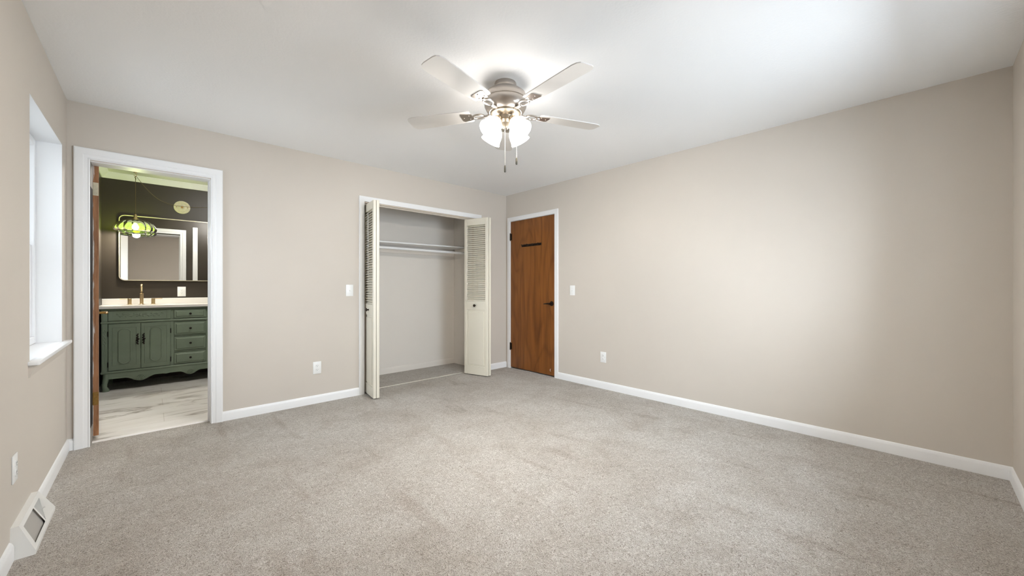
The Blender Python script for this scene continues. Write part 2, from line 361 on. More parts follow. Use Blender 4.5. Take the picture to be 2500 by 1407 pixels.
struct(mb.obj('trim_5', M['white'], angle=25), 'white casing reflected in the bathroom mirror', 'trim')
mb = MB(); mb.box(-3.150, -3.082, 0.126, 0.146, BZ, 2.20, 0.004)
struct(mb.obj('trim_6', M['white']), 'upright white board reflected near the mirror edge', 'trim')
# jamb linings of the doorway: stained left jamb with a black gap, white right and head
mb = MB(); mb.box(DX1 - 0.004, DX1 + 0.001, 0.0, 0.128, FZ, DZ); mb.box(DX0, DX1, 0.0, 0.128, DZ - 0.004, DZ + 0.001)
mb.box(DX1 - 0.014, DX1 - 0.003, 0.075, 0.092, FZ, DZ - 0.004)
struct(mb.obj('trim_7', M['white'], smooth=False), 'white painted jamb lining of the bathroom doorway', 'trim')
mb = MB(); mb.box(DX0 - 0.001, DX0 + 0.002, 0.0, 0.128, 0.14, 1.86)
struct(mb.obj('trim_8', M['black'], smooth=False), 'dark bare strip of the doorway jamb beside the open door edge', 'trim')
mb = MB(); mb.box(DX0 - 0.001, DX0 + 0.002, 0.0, 0.128, 1.86, DZ); mb.box(DX0 - 0.001, DX0 + 0.002, 0.0, 0.128, FZ, 0.14)
struct(mb.obj('trim_9', plain('grey_primer', rgb(150, 144, 136), 0.6), smooth=False), 'greyish bare ends of the doorway jamb', 'trim')
# closet head lining, track and floor strip
mb = MB(); mb.box(CX0, CX1, 0.0, 0.128, CZ - 0.003, CZ + 0.001); mb.box(CX0 - 0.001, CX0 + 0.003, 0.0, 0.128, FZ, CZ); mb.box(CX1 - 0.003, CX1 + 0.001, 0.0, 0.128, FZ, CZ)
struct(mb.obj('trim_10', M['rawhead'], smooth=False), 'tan jamb lining inside the closet opening', 'trim')
mb = MB(); mb.box(CX0 + 0.004, CX1 - 0.004, 0.036, 0.066, CZ - 0.022, CZ - 0.003, 0.003); mb.box(CX0 + 0.004, CX1 - 0.004, 0.005, 0.018, CZ - 0.010, CZ - 0.003)
struct(mb.obj('trim_11', M['track']), 'folding-door track under the head of the closet opening', 'trim')
mb = MB(); mb.box(CX0, CX1, 0.108, 0.122, FZ - 0.01, FZ + 0.006, 0.003)
struct(mb.obj('trim_12', M['threshold']), 'thin pale strip across the closet floor', 'trim')
mb = MB(); mb.prism([(0.06, FZ - 0.02), (0.13, FZ - 0.02), (0.13, BZ + 0.001), (0.105, BZ + 0.003), (0.085, BZ + 0.001)], lambda u, v, d: (d, u, v), DX0, DX1)
struct(mb.obj('trim_13', M['marble']), 'low edge strip where carpet meets the marble-look floor', 'trim')

# ------------------------------------------------------------------ windows
def window(name, label, loc, rotz, w, h, horn0, horn1):
    """local X along the wall, Y outwards, Z up from the stool top; double-hung sash set back in a plastered reveal"""
    r = thing(name, label, 'window', loc, rotz, kind='structure')
    mb = MB(); mb.box(0.0, 0.003, 0.0005, 0.1995, 0, h - 0.003); mb.box(w - 0.003, w, 0.0005, 0.1995, 0, h - 0.003); mb.box(0, w, 0.0005, 0.1995, h - 0.003, h)
    mb.obj('reveal', M['returnwhite'], r, smooth=False)
    mb = MB(); f = 0.045; y0, y1 = 0.108, 0.19
    mb.box(0.004, f, y0, y1, 0.0, h - 0.004, 0.003); mb.box(w - f, w - 0.004, y0, y1, 0.0, h - 0.004, 0.003)
    mb.box(f, w - f, y0, y1, h - f, h - 0.004, 0.003); mb.box(f, w - f, y0, y1, 0.0, 0.045, 0.003)
    mb.obj('frame', M['vinyl'], r)
    zm = 0.60
    for nm, z0, z1, ya in (('lower_sash', 0.045, zm + 0.02, 0.120), ('upper_sash', zm - 0.02, h - f, 0.150)):
        mb = MB(); s = 0.036; yb = ya + 0.028
        mb.box(f, f + s, ya, yb, z0, z1, 0.003); mb.box(w - f - s, w - f, ya, yb, z0, z1, 0.003)
        mb.box(f + s, w - f - s, ya, yb, z0, z0 + s, 0.003); mb.box(f + s, w - f - s, ya, yb, z1 - s, z1, 0.003)
        so = mb.obj('sash', M['vinyl'], r); so['label'] = nm.replace('_', ' ')
        mb = MB(); mb.box(f + s - 0.004, w - f - s + 0.004, ya + 0.012, ya + 0.016, z0 + s - 0.004, z1 - s + 0.004); mb.obj('pane', M['pane'], so, smooth=False)
    mb = MB(); mb.box(w / 2 - 0.03, w / 2 + 0.03, 0.112, 0.125, zm + 0.02, zm + 0.034, 0.003); mb.obj('sash_lock', M['vinyl'], r)
    mb = MB(); mb.box(0.0, w, 0.0, 0.108, -0.02, 0.0); mb.box(-horn0, w + horn1, -0.037, 0.001, -0.02, 0.0, 0.004, 2)
    mb.obj('stool', M['white'], r)
    mb = MB(); mb.prism([(0, -0.02), (-0.016, -0.02), (-0.014, -0.045), (-0.006, -0.075), (0, -0.078)], lambda u, v, d: (d, u, v), -horn0 + 0.012, w + horn1 - 0.012)
    mb.obj('apron', M['wall'], r)
    return r
window('window_1', 'tall recessed white sash window in the narrow wall', (-LX, WY0, WZ0), R(90), WY1 - WY0, WZ1 - WZ0, 0.040, 0.070)
window('window_2', 'white sash window in the wall behind the camera', (W2X1, -LY, WZ0), R(180), W2X1 - W2X0, WZ1 - WZ0, 0.05, 0.05)

# ------------------------------------------------------------------ door_1: flush brown door in the right wall
d1 = thing('door_1', 'closed flush brown wooden door with coat hooks in the far corner', 'door', (0.0, (RY0 + RY1) / 2, 0), 0, kind='structure')
yc = (RY0 + RY1) / 2; hw = (RY1 - RY0) / 2
mb = MB(); mb.box(0.004, 0.040, -hw + 0.006, hw - 0.006, 0.026, RZ - 0.005, 0.002); mb.obj('slab', M['wood'], d1)
mb = MB()
mb.box(0.0, 0.058, -hw, -hw + 0.0035, FZ, RZ); mb.box(0.0, 0.058, hw - 0.0035, hw, FZ, RZ); mb.box(0.0, 0.058, -hw, hw, RZ - 0.003, RZ)
mb.obj('jamb', M['white'], d1, smooth=False)
for z in (1.845, 0.316):
    mb = MB(); mb.cyl((-0.006, hw - 0.004, z - 0.048), (0, 0, 1), 0.0075, 0.096, 12, 0.002); mb.ball((-0.006, hw - 0.004, z + 0.052), 0.006); mb.ball((-0.006, hw - 0.004, z - 0.052), 0.006)
    mb.box(-0.002, 0.004, hw - 0.03, hw - 0.004, z - 0.045, z + 0.045)
    mb.obj('hinge', M['darkmetal'], d1)
mb = MB(); ly, lz = -0.852 - yc, 0.935
mb.cyl((0.005, ly, lz), (-1, 0, 0), 0.031, 0.010, 28, 0.003); mb.cyl((-0.004, ly, lz), (-1, 0, 0), 0.012, 0.045, 16)
mb.tube([(-0.047, ly - 0.006, lz), (-0.050, ly + 0.012, lz + 0.002), (-0.050, ly + 0.05, lz - 0.001), (-0.046, ly + 0.095, lz - 0.006)], [0.011, 0.010, 0.008, 0.005], 12)
mb.obj('lever_handle', M['darkmetal'], d1)
mb = MB(); mb.tube([(0.003, -hw + 0.075 + 0.013 * math.cos(a), 0.092 + 0.016 * math.sin(a)) for a in [R(-70 + 14 * i) for i in range(11)]], 0.0022, 6)
mb.obj('scuff_mark', M['plate'], d1)  # raised white arc standing for a crescent scuff on the slab
# coat rack hung on that door
rk = thing('coat_rack', 'short dark metal coat rack screwed to the brown door', 'coat rack', (0.004, -0.495, 1.704))
mb = MB(); mb.box(-0.008, 0.0, -0.181, 0.181, -0.016, 0.016, 0.003); mb.obj('rail', M['darkmetal'], rk)
for i in range(4):
    y = -0.150 + i * 0.1
    mb = MB(); mb.box(-0.012, -0.008, y - 0.008, y + 0.008, -0.013, 0.013, 0.002)
    mb.tube([(-0.010, y, -0.002), (-0.026, y, -0.006), (-0.036, y, 0.002), (-0.038, y, 0.011)], [0.0045, 0.0045, 0.004, 0.004], 8); mb.ball((-0.038, y, 0.012), 0.0055)
    mb.tube([(-0.010, y, -0.006), (-0.022, y, -0.014), (-0.030, y, -0.008)], 0.0038, 8); mb.ball((-0.030, y, -0.007), 0.005)
    mb.obj('hook', M['darkmetal'], rk)

# ------------------------------------------------------------------ door_2: bathroom door swung open, seen edge-on
d2 = thing('door_2', 'open bathroom door seen edge-on, brown raw edge smeared with white paint', 'door', (-3.993, 0.134, 0.0), R(4.6), kind='structure')
mb = MB(); mb.box(0.0, 0.031, 0.002, 0.660, 0.045, 2.055); mb.obj('slab', M['cream'], d2, smooth=False)
mb = MB(); mb.box(0.0, 0.0305, -0.001, 0.0025, 0.045, 2.055); mb.obj('hinge_edge', M['edgewood'], d2, smooth=False)
for z, m, lb in ((1.868, M['medallion'], 'hinge coated in old cream paint'), (0.320, M['oldbrass'], 'bare brass hinge')):
    mb = MB(); mb.box(0.0, 0.0285, -0.004, 0.0, z - 0.048, z + 0.048, 0.001)
    mb.box(-0.008, 0.0, -0.004, -0.001, z - 0.042, z + 0.042)
    for k in range(3):
        for u in (0.009, 0.020): mb.ball((u, -0.004, z - 0.03 + k * 0.03), 0.0028, (1, 0.5, 1), 8, 6)
    o = mb.obj('hinge', m, d2); o['label'] = lb
mb = MB(); mb.cyl((0.031, 0.600, 0.925), (1, 0, 0), 0.030, 0.008, 24, 0.002); mb.cyl((0.039, 0.600, 0.925), (1, 0, 0), 0.010, 0.045, 16)
mb.tube([(0.082, 0.606, 0.925), (0.084, 0.580, 0.926), (0.082, 0.540, 0.924), (0.078, 0.505, 0.921)], [0.010, 0.009, 0.008, 0.005], 12)
mb.obj('lever_handle', M['oldbrass'], d2)

# ------------------------------------------------------------------ bifold closet doors
def leaf_mesh(w, h, t):
    """leaf in local X (0..w), thickness Y (-t..0) with its front at y=-t, Z 0..h: louvers above, raised panel below"""
    mb = MB(); st = 0.040
    zl0, zl1 = h * 0.472, h - 0.085        # louver field
    zp0, zp1 = 0.105, h * 0.415           # panel field
    mb.box(0, st, -t, 0, 0, h, 0.003); mb.box(w - st, w, -t, 0, 0, h, 0.003)
    mb.box(st, w - st, -t, 0, zl1, h, 0.002); mb.box(st, w - st, -t, 0, zp1, zl0, 0.002); mb.box(st, w - st, -t, 0, 0, zp0, 0.002)
    for yy in (-t - 0.003, -0.001):       # bead round the louver field
        mb.box(st - 0.010, w - st + 0.010, yy, yy + 0.004, zl1, zl1 + 0.006, 0.001); mb.box(st - 0.010, w - st + 0.010, yy, yy + 0.004, zl0 - 0.010, zl0, 0.001)
    n = 38; p = (zl1 - zl0) / n; a = R(38); L = t * 0.98
    for i in range(n):
        zc = zl0 + (i + 0.5) * p; dz = 0.5 * p * 0.70; dy = t * 0.45; th = 0.0045
        # outer edge hangs lower: slat slopes down towards the front
        A = [(-t / 2 - dy, zc - dz), (-t / 2 - dy, zc - dz + th), (-t / 2 + dy, zc + dz + th), (-t / 2 + dy, zc + dz)]
        mb.prism(A, lambda u, v, d: (d, u, v), st, w - st)
    mb.box(st, w - st, -t + 0.007, -0.007, zp0, zp1)
    for yy0, yy1 in ((-t - 0.0, -t + 0.008), (-0.008, 0.0)):
        mb.box(st + 0.020, w - st - 0.020, yy0 + 0.002, yy1 - 0.002 + 0.002, zp0 + 0.022, zp1 - 0.022, 0.006)
    return mb
def bifold(name, label, loc, ang, w, h, fold, hand, knob_on):
    """loc: pivot on the floor; ang: direction of leaf A from the pivot; fold: direction back from the tip"""
    r = thing(name, label, 'door', loc, 0, kind='structure'); t = 0.028
    dA = Vector((math.cos(ang), math.sin(ang), 0)); tip = dA * w + Vector((0.0035 * hand, 0, 0)); dB = Vector((math.cos(fold), math.sin(fold), 0))
    for k, (o, d) in enumerate(((Vector((0, 0, 0)), dA), (tip, dB))):
        # leaf A front on the far side from leaf B
        X = d; nrm = Vector((-d.y, d.x, 0)); side = hand
        # mesh front is local -Y; backs of both leaves meet
        mat = Matrix(((X.x, nrm.x, 0, 0), (X.y, nrm.y, 0, 0), (0, 0, 1, 0), (0, 0, 0, 1)))
        mb = leaf_mesh(w, h, t)
        if side < 0: mb.xf(Matrix.Scale(-1, 4, (0, 1, 0))); bmesh.ops.reverse_faces(mb.bm, faces=mb.bm.faces)
        mb.xf(Matrix.Translation(o + Vector((0, 0, 0))) @ mat)
        lo = mb.obj('leaf', M['cream'], r)
        if k == knob_on:
            s = -1 if side > 0 else 1
            mk = MB(); c = (w * 0.52, s * t, h * 0.443)
            ax = (0, s, 0)
            mk.cyl(c, ax, 0.008, 0.022, 14); mk.lathe([(0.006, 0.016), (0.016, 0.020), (0.0175, 0.026), (0.013, 0.032), (0, 0.034)], 24, Matrix.Translation(c) @ Vector(ax).to_track_quat('Z', 'Y').to_matrix().to_4x4())
            mk.xf(Matrix.Translation(o) @ mat); mk.obj('knob', M['darkmetal'], r)
    mk = MB(); mk.cyl((0.02 * dA.x, 0.02 * dA.y, h), (0, 0, 1), 0.005, 0.02); mk.obj('pivot_pin', M['nickel'], r)
    return r
BW, BHt = 0.366, 2.000
# left pair: pivot at the left jamb, folded almost flat and turned towards the camera edge-on
pA = Vector((-1.977, 0.075, 0.022)); aA = math.atan2(-0.352, -0.050)
bifold('door_3', 'folded louvered cream closet door seen edge-on by the light switch', pA, aA, BW, BHt, math.atan2(0.36, 0.068), 1, 0)
pB = Vector((-0.535, 0.055, 0.022)); aB = math.atan2(-0.352, -0.035)
bifold('door_4', 'folded louvered cream closet door showing its slats and dark knob', pB, aB, BW, BHt, math.atan2(0.350, -0.106), -1, 1)

# ------------------------------------------------------------------ closet shelf and rod
sh = thing('closet_shelf', 'white wooden shelf across the open closet', 'shelf', (-1.34, 0.745, 1.70))
mb = MB(); mb.box(-0.955, 0.955, -0.315, -0.002, -0.009, 0.009, 0.003); mb.xf(Matrix.Rotation(R(-0.55), 4, 'Y')); mb.obj('board', M['white'], sh)
mb = MB(); mb.box(-0.955, 0.955, -0.018, -0.001, -0.105, -0.022, 0.003); mb.obj('cleat', M['closetwall'], sh)
tag(MB().tube([(-2.298, 0.44, 1.626), (-1.3, 0.44, 1.628), (-0.382, 0.44, 1.626)], 0.0165, 16).obj('closet_rod', M['white']), 'white hanging rod under the closet shelf', 'rod')

# ------------------------------------------------------------------ switches and outlets
def plate_thing(name, label, cat, loc, rotz, kind, group, w=0.074, h=0.118):
    """local X along the wall, -Y out of the wall"""
    r = thing(name, label, cat, loc, rotz, group)
    mb = MB(); mb.box(-w / 2, w / 2, -0.0055, 0.0, -h / 2, h / 2, 0.0025, 2); mb.obj('cover_plate', M['plate'], r)
    if kind == 'outlet':
        for s in (-1, 1):
            mb = MB(); mb.prism([(0.0165 * math.cos(a), 0.0145 * math.sin(a)) for a in [2 * math.pi * i / 20 for i in range(20)]], lambda u, v, d: (max(-0.0145, min(0.0145, u)), d, v + s * 0.0195), -0.0085, -0.004)
            f = mb.obj('receptacle', M['plate'], r)
            mb = MB(); mb.box(-0.0075, -0.0055, -0.009, -0.007, s * 0.0195 - 0.001, s * 0.0195 + 0.007); mb.box(0.0055, 0.0075, -0.009, -0.007, s * 0.0195 - 0.001, s * 0.0195 + 0.007)
            mb.cyl((0, -0.009, s * 0.0195 - 0.007), (0, 1, 0), 0.0025, 0.002, 10); mb.obj('slot', M['slot'], f, smooth=False)
        mb = MB(); mb.cyl((0, -0.0068, 0), (0, 1, 0), 0.003, 0.002, 12); mb.obj('screw', M['plate'], r)
    else:
        mb = MB(); mb.box(-0.006, 0.006, -0.007, -0.004, -0.013, 0.013, 0.001)
        mb.prism([(-0.005, -0.010), (-0.014, -0.001), (-0.014, 0.004), (-0.005, 0.008)], lambda u, v, d: (d, u, v), -0.004, 0.004)
        mb.obj('toggle', M['plate'], r)
        for z in (-0.030, 0.030):
            mb = MB(); mb.cyl((0, -0.0068, z), (0, 1, 0), 0.003, 0.002, 12); mb.obj('screw', M['plate'], r)
    return r
plate_thing('light_switch', 'white light switch on the wall beside the closet opening', 'light switch', (-2.187, 0, 1.109), 0, 'switch', None)
plate_thing('light_switch', 'white light switch on the wall beside the brown door', 'light switch', (0, -1.181, 1.104), R(-90), 'switch', None)
plate_thing('wall_outlet', 'white outlet low on the wall left of the closet', 'outlet', (-2.498, 0, 0.356), 0, 'outlet', 'wall outlets')
plate_thing('wall_outlet', 'white outlet low on the long bare wall', 'outlet', (0, -1.612, 0.361), R(-90), 'outlet', 'wall outlets')
plate_thing('wall_outlet', 'pale outlet seen edge-on above the floor register', 'outlet', (-LX, -1.398, 0.372), R(90), 'outlet', 'wall outlets')
plate_thing('wall_outlet', 'white outlet on the dark wall between mirror and vanity counter', 'outlet', (-3.396, BY, 1.086), 0, 'outlet', 'wall outlets', 0.082, 0.126)

# ------------------------------------------------------------------ baseboard register
rg = thing('baseboard_register', 'white metal floor register against the wall near the window', 'air vent', (-LX, -1.245, FZ))
ya, yb = -0.225, 0.225; ta, tb = -0.205, 0.175
# body: back on the wall, flat top, sloped face, short lip at the floor
mb = MB()
P0 = [(0.0, ya, 0.0), (0.070, ya, 0.0), (0.070, ya, 0.016), (0.022, ta, 0.130), (0.0, ta, 0.130)]
P1 = [(0.0, yb, 0.0), (0.070, yb, 0.0), (0.070, yb, 0.016), (0.022, tb, 0.130), (0.0, tb, 0.130)]
mb._add(P0 + P1, [(0, 1, 2, 3, 4), (9, 8, 7, 6, 5), (0, 1, 6, 5), (1, 2, 7, 6), (3, 4, 9, 8), (4, 0, 5, 9)])
def face(u, v, off=0.0):            # u 0..1 along, v 0..1 from the floor lip upwards, on the sloped face
    a = Vector(P0[2]).lerp(Vector(P0[3]), v); b = Vector(P1[2]).lerp(Vector(P1[3]), v); nn = Vector((0.114, 0, 0.048)).normalized()
    return a.lerp(b, u) + nn * off
U = [0.0, 0.09, 0.56, 0.60, 0.91, 1.0]; V = [0.0, 0.14, 0.84, 1.0]
grid = [face(u, v) for v in V for u in U]; fs = []
for j in range(3):
    for i in range(5):
        if j == 1 and i in (1, 3): continue
        fs.append((j * 6 + i, j * 6 + i + 1, (j + 1) * 6 + i + 1, (j + 1) * 6 + i))
mb._add(grid, fs); mb._add([face(0.60, 0.14), face(0.91, 0.14), face(0.91, 0.84), face(0.87, 0.84)], [(0, 1, 2, 3)]); bmesh.ops.remove_doubles(mb.bm, verts=mb.bm.verts, dist=1e-5); bmesh.ops.recalc_face_normals(mb.bm, faces=mb.bm.faces)
mb.obj('housing', M['register'], rg, angle=20)
mb = MB(); mb._add([face(0.06, 0.05, -0.008), face(0.58, 0.05, -0.008), face(0.58, 0.92, -0.008), face(0.06, 0.92, -0.008), face(0.06, 0.05, -0.010), face(0.58, 0.05, -0.010), face(0.58, 0.92, -0.010), face(0.06, 0.92, -0.010)],
    [(0, 1, 2, 3), (7, 6, 5, 4), (0, 1, 5, 4), (1, 2, 6, 5), (2, 3, 7, 6), (3, 0, 4, 7)])
mb.obj('damper', M['damper'], rg, smooth=False)
mb = MB(); mb.hexa([face(0.58, 0.05, -0.014), face(0.93, 0.05, -0.014), face(0.93, 0.92, -0.014), face(0.58, 0.92, -0.014)], [face(0.58, 0.05, -0.016), face(0.93, 0.05, -0.016), face(0.93, 0.92, -0.016), face(0.58, 0.92, -0.016)])
mb.obj('duct_shade_sheet', plain('painted_duct_shade', rgb(120, 114, 106), 0.7), rg, smooth=False)  # sheet painted in shade grey for the dark behind the fins
mb = MB()
for k in range(14):
    u = 0.605 + 0.30 * (k + 0.5) / 14; e = 0.0024
    mb.hexa([face(u - e, 0.14), face(u + e, 0.14), face(u + e, 0.84), face(u - e, 0.84)], [face(u - e, 0.14, -0.004), face(u + e, 0.14, -0.004), face(u + e, 0.84, -0.004), face(u - e, 0.84, -0.004)])
mb.obj('grille', M['register'], rg, smooth=False)
mb = MB(); q = face(0.72, 0.5, 0.0); mb.tube([q - Vector((0.004, 0, 0)), q + Vector((0.010, 0, 0.006))], 0.003, 8); mb.obj('lever', M['register'], rg)

# ------------------------------------------------------------------ ceiling fan
FC = Vector((-2.032, -2.228, 0))
fan = thing('ceiling_fan', 'brushed nickel ceiling fan with pale blades and four lit glass shades', 'ceiling fan', (FC.x, FC.y, H))
Z = lambda z: z - H
mb = MB(); mb.lathe([(0, 0), (0.068, 0), (0.070, -0.006), (0.069, -0.030), (0.064, -0.048), (0, -0.048)], 48); mb.obj('canopy', M['nickel'], fan)
mb = MB(); mb.lathe([(0.0, -0.040), (0.070, -0.042), (0.104, -0.052), (0.128, -0.072), (0.138, -0.098), (0.138, -0.112), (0.134, -0.116), (0.136, -0.121), (0.133, -0.150), (0.120, -0.176), (0.104, -0.190), (0.0, -0.192)], 64); mb.obj('motor_housing', M['nickel'], fan)
mb = MB(); mb.lathe([(0, -0.188), (0.098, -0.190), (0.096, -0.200), (0.078, -0.210), (0.058, -0.216), (0.054, -0.240), (0.058, -0.246), (0.050, -0.262), (0.026, -0.272), (0.016, -0.286), (0, -0.290)], 48); mb.obj('switch_housing', M['warmnickel'], fan)
zb = -0.182
a0 = R(-22.6)
iron_me = blade_me = None
for i in range(5):
    an = a0 + i * R(72)
    if iron_me is None:
        mb = MB()
        mb.tube([(0.095, 0, zb - 0.004), (0.125, 0, zb - 0.012), (0.150, 0, zb - 0.010)], [0.012, 0.010, 0.009], 10)
        ring = [(0.182 + 0.036 * math.cos(t), 0.026 * math.sin(t), zb - 0.006) for t in [2 * math.pi * k / 28 for k in range(29)]]
        mb.tube(ring, 0.0065, 8, cap=False)
        mb.tube([(0.215, 0, zb - 0.006), (0.235, 0, zb - 0.005)], 0.009, 8)
        mb.prism([(0.222, -0.028), (0.290, -0.042), (0.300, -0.030), (0.300, 0.030), (0.290, 0.042), (0.222, 0.028)], lambda u, v, d: (u, v, d + v * 0.14), zb - 0.006, zb - 0.002)
        for sx, sy in ((0.245, -0.018), (0.245, 0.018), (0.283, 0.0)): mb.ball((sx, sy, zb - 0.007 + sy * 0.14), 0.005, (1, 1, 0.5), 10, 6)
        io = mb.obj('blade_iron', M['nickel'], fan); iron_me = io.data
        mb = MB(); pts = [(0.230, -0.052), (0.245, -0.058), (0.50, -0.067), (0.630, -0.068), (0.655, -0.062), (0.670, -0.048), (0.675, -0.030), (0.675, 0.030), (0.670, 0.048), (0.655, 0.062), (0.630, 0.068), (0.50, 0.067), (0.245, 0.058), (0.230, 0.052)]
        mb.prism(pts, lambda u, v, d: (u, v, d + v * 0.14), zb - 0.002, zb + 0.004)
        bo = mb.obj('blade', M['blade'], io, smooth=False); blade_me = bo.data
    else:
        io = bpy.data.objects.new('blade_iron', iron_me); COL.objects.link(io); io.parent = fan
        bo = bpy.data.objects.new('blade', blade_me); COL.objects.link(bo); bo.parent = io
    io.rotation_euler = (0, 0, an)
vaz = math.atan2(0.7412, 0.6715)
for i in range(4):
    az = vaz + R(45 + 90 * i); dirh = Vector((math.cos(az), math.sin(az), 0))
    neck = dirh * 0.062 + Vector((0, 0, Z(2.196))); ax = (dirh * 0.66 + Vector((0, 0, -0.75))).normalized()
    mb = MB(); q = ax.to_track_quat('Z', 'Y').to_matrix().to_4x4(); m4 = Matrix.Translation(neck) @ q
    mb.tube([dirh * 0.035 + Vector((0, 0, Z(2.205))), dirh * 0.05 + Vector((0, 0, Z(2.207))), neck + ax * 0.004], 0.010, 10)
    mb.lathe([(0, -0.006), (0.024, -0.004), (0.028, 0.006), (0.027, 0.022), (0, 0.022)], 28, m4)
    hold = mb.obj('lamp_holder', M['warmnickel'], fan)
    mb = MB(); mb.lathe([(0.026, 0.018), (0.034, 0.026), (0.045, 0.042), (0.053, 0.060), (0.057, 0.080), (0.058, 0.094), (0.061, 0.108), (0.066, 0.120), (0.063, 0.121), (0.057, 0.108), (0.054, 0.092), (0.050, 0.062), (0.041, 0.042), (0.024, 0.022)], 40, m4, close=True)
    mb.obj('lamp_shade', M['glow'], fan)
    mb = MB(); mb.lathe([(0, 0.022), (0.012, 0.024), (0.014, 0.040), (0.026, 0.062), (0.028, 0.080), (0.020, 0.096), (0, 0.102)], 20, m4); mb.obj('bulb', M['fanbulb'], hold)
rt = Vector((0.7412, -0.6715, 0)); nf = Vector((-0.6715, -0.7412, 0))
for off, zt, ztop in ((nf * 0.012 - rt * 0.003, 1.917, 2.165), (rt * 0.070 + nf * 0.03, 1.960, 2.20)):
    mb = MB(); n = 44
    mb.tube([off + Vector((0, 0, Z(ztop))), off + Vector((0, 0, Z(zt)))], 0.0011, 6)
    for k in range(n): mb.ball(off + Vector((0, 0, Z(ztop + (zt - ztop) * k / n))), 0.0019, (1, 1, 1), 6, 4)
    if off.length > 0.05: mb.tube([off * 0.7 + Vector((0, 0, Z(2.205))), off + Vector((0, 0, Z(2.20)))], 0.0025, 6)
    ch = mb.obj('pull_chain', M['chain'], fan)
    mb = MB(); mb.lathe([(0, Z(zt)), (0.004, Z(zt - 0.002)), (0.0065, Z(zt - 0.010)), (0.0068, Z(zt - 0.040)), (0.005, Z(zt - 0.045)), (0, Z(zt - 0.046))], 14, Matrix.Translation(off)); mb.obj('fob', M['fob'], ch)

# ================================================================== BATHROOM
VX, VY = -4.072, 1.930
va = thing('bathroom_vanity', 'sage green carved vanity cabinet with dark pulls and curved feet', 'vanity', (VX, VY, BZ))
VW, VD = 1.462, 0.545
def loft(mb, ringsets):     # list of equal-length rings -> skin with caps
    n = len(ringsets[0]); vs = [p for r_ in ringsets for p in r_]
    fs = [(i * n + k, i * n + (k + 1) % n, (i + 1) * n + (k + 1) % n, (i + 1) * n + k) for i in range(len(ringsets) - 1) for k in range(n)]
    fs += [tuple(range(n)), tuple(range((len(ringsets) - 1) * n, len(ringsets) * n))]
    mb._add(vs, fs); return mb
mb = MB()
mb.box(0.0, 0.018, 0.012, VD, 0.19, 0.872); mb.box(VW - 0.018, VW, 0.012, VD, 0.19, 0.872); mb.box(0.018, VW - 0.018, 0.012, 0.030, 0.19, 0.872)      # carcass
mb.box(0.018, VW - 0.018, VD - 0.012, VD, 0.19, 0.872); mb.box(0.018, VW - 0.018, 0.030, VD - 0.012, 0.19, 0.21)
mb.box(-0.006, VW + 0.006, -0.012, 0.03, 0.872, 0.890, 0.005, 2); mb.box(0.0, 0.018, 0.03, VD, 0.872, 0.890); mb.box(VW - 0.018, VW, 0.03, VD, 0.872, 0.890)                # top moulding
mb.box(-0.004, VW + 0.004, -0.008, 0.03, 0.728, 0.752, 0.009, 3)                # waist moulding
mb.box(-0.004, VW + 0.004, -0.010, 0.03, 0.190, 0.216, 0.009, 3)                # lower moulding
for x0, x1 in ((0.556, 0.583), (0.879, 0.906)): mb.box(x0, x1, 0.0, 0.02, 0.216, 0.728)
for z in (0.366 + 0.004, 0.551): mb.box(0.583, 0.879, 0.002, 0.02, z, z + 0.008)
mb.obj('cabinet_body', M['sage'], va)
def pilaster(x0):
    mb = MB(); w = 0.044
    mb.box(x0, x0 + w, -0.004, 0.02, 0.216, 0.728, 0.003); mb.box(x0, x0 + w, -0.006, 0.02, 0.752, 0.872, 0.003)
    mb.box(x0 + 0.008, x0 + w - 0.008, -0.008, 0.0, 0.762, 0.862, 0.003)
    fr = [(x0 + 0.008, 0.24), (x0 + w - 0.008, 0.24), (x0 + w - 0.008, 0.70), (x0 + 0.008, 0.70), (x0 + 0.008, 0.24)]
    mb.tube([(x, -0.005, z) for x, z in fr], 0.0025, 6)
    for k in range(9):
        z = 0.50 + 0.02 * k; mb.ball((x0 + w / 2 + 0.005 * (-1) ** k, -0.005, z), 0.0075, (0.8, 0.5, 1.2), 8, 6)
    mb.tube([(x0 + w / 2 + 0.004 * math.sin(k * 0.9), -0.005, 0.30 + 0.02 * k) for k in range(11)], 0.003, 6)
    mb.obj('pilaster', M['sage'], va)
pilaster(0.004); pilaster(VW - 0.048)
def frieze(x0, x1):
    mb = MB(); mb.box(x0, x1, -0.006, 0.02, 0.758, 0.868, 0.003)
    z0, z1 = 0.770, 0.856; a, b = x0 + 0.035, x1 - 0.035
    mb.tube([(a, -0.006, z0), (b, -0.006, z0), (b, -0.006, z1), (a, -0.006, z1), (a, -0.006, z0)], 0.002, 6)
    xc = (x0 + x1) / 2
    for s in (-1, 1):
        mb.tube([(xc + s * (0.012 + 0.011 * k), -0.006, 0.815 + 0.011 * math.sin(k * 0.85)) for k in range(17)], [0.0055 - 0.0002 * k for k in range(17)], 6)
        for k in range(8): mb.ball((xc + s * (0.025 + 0.022 * k), -0.006, 0.815 + (0.016 if k % 2 else -0.014)), 0.009, (1.2, 0.4, 0.7), 8, 6)
    mb.ball((xc, -0.006, 0.818), 0.016, (0.8, 0.4, 1.1), 10, 8)
    mb.obj('frieze_panel', M['sage'], va)
frieze(0.052, 0.556); frieze(0.906, 1.410)
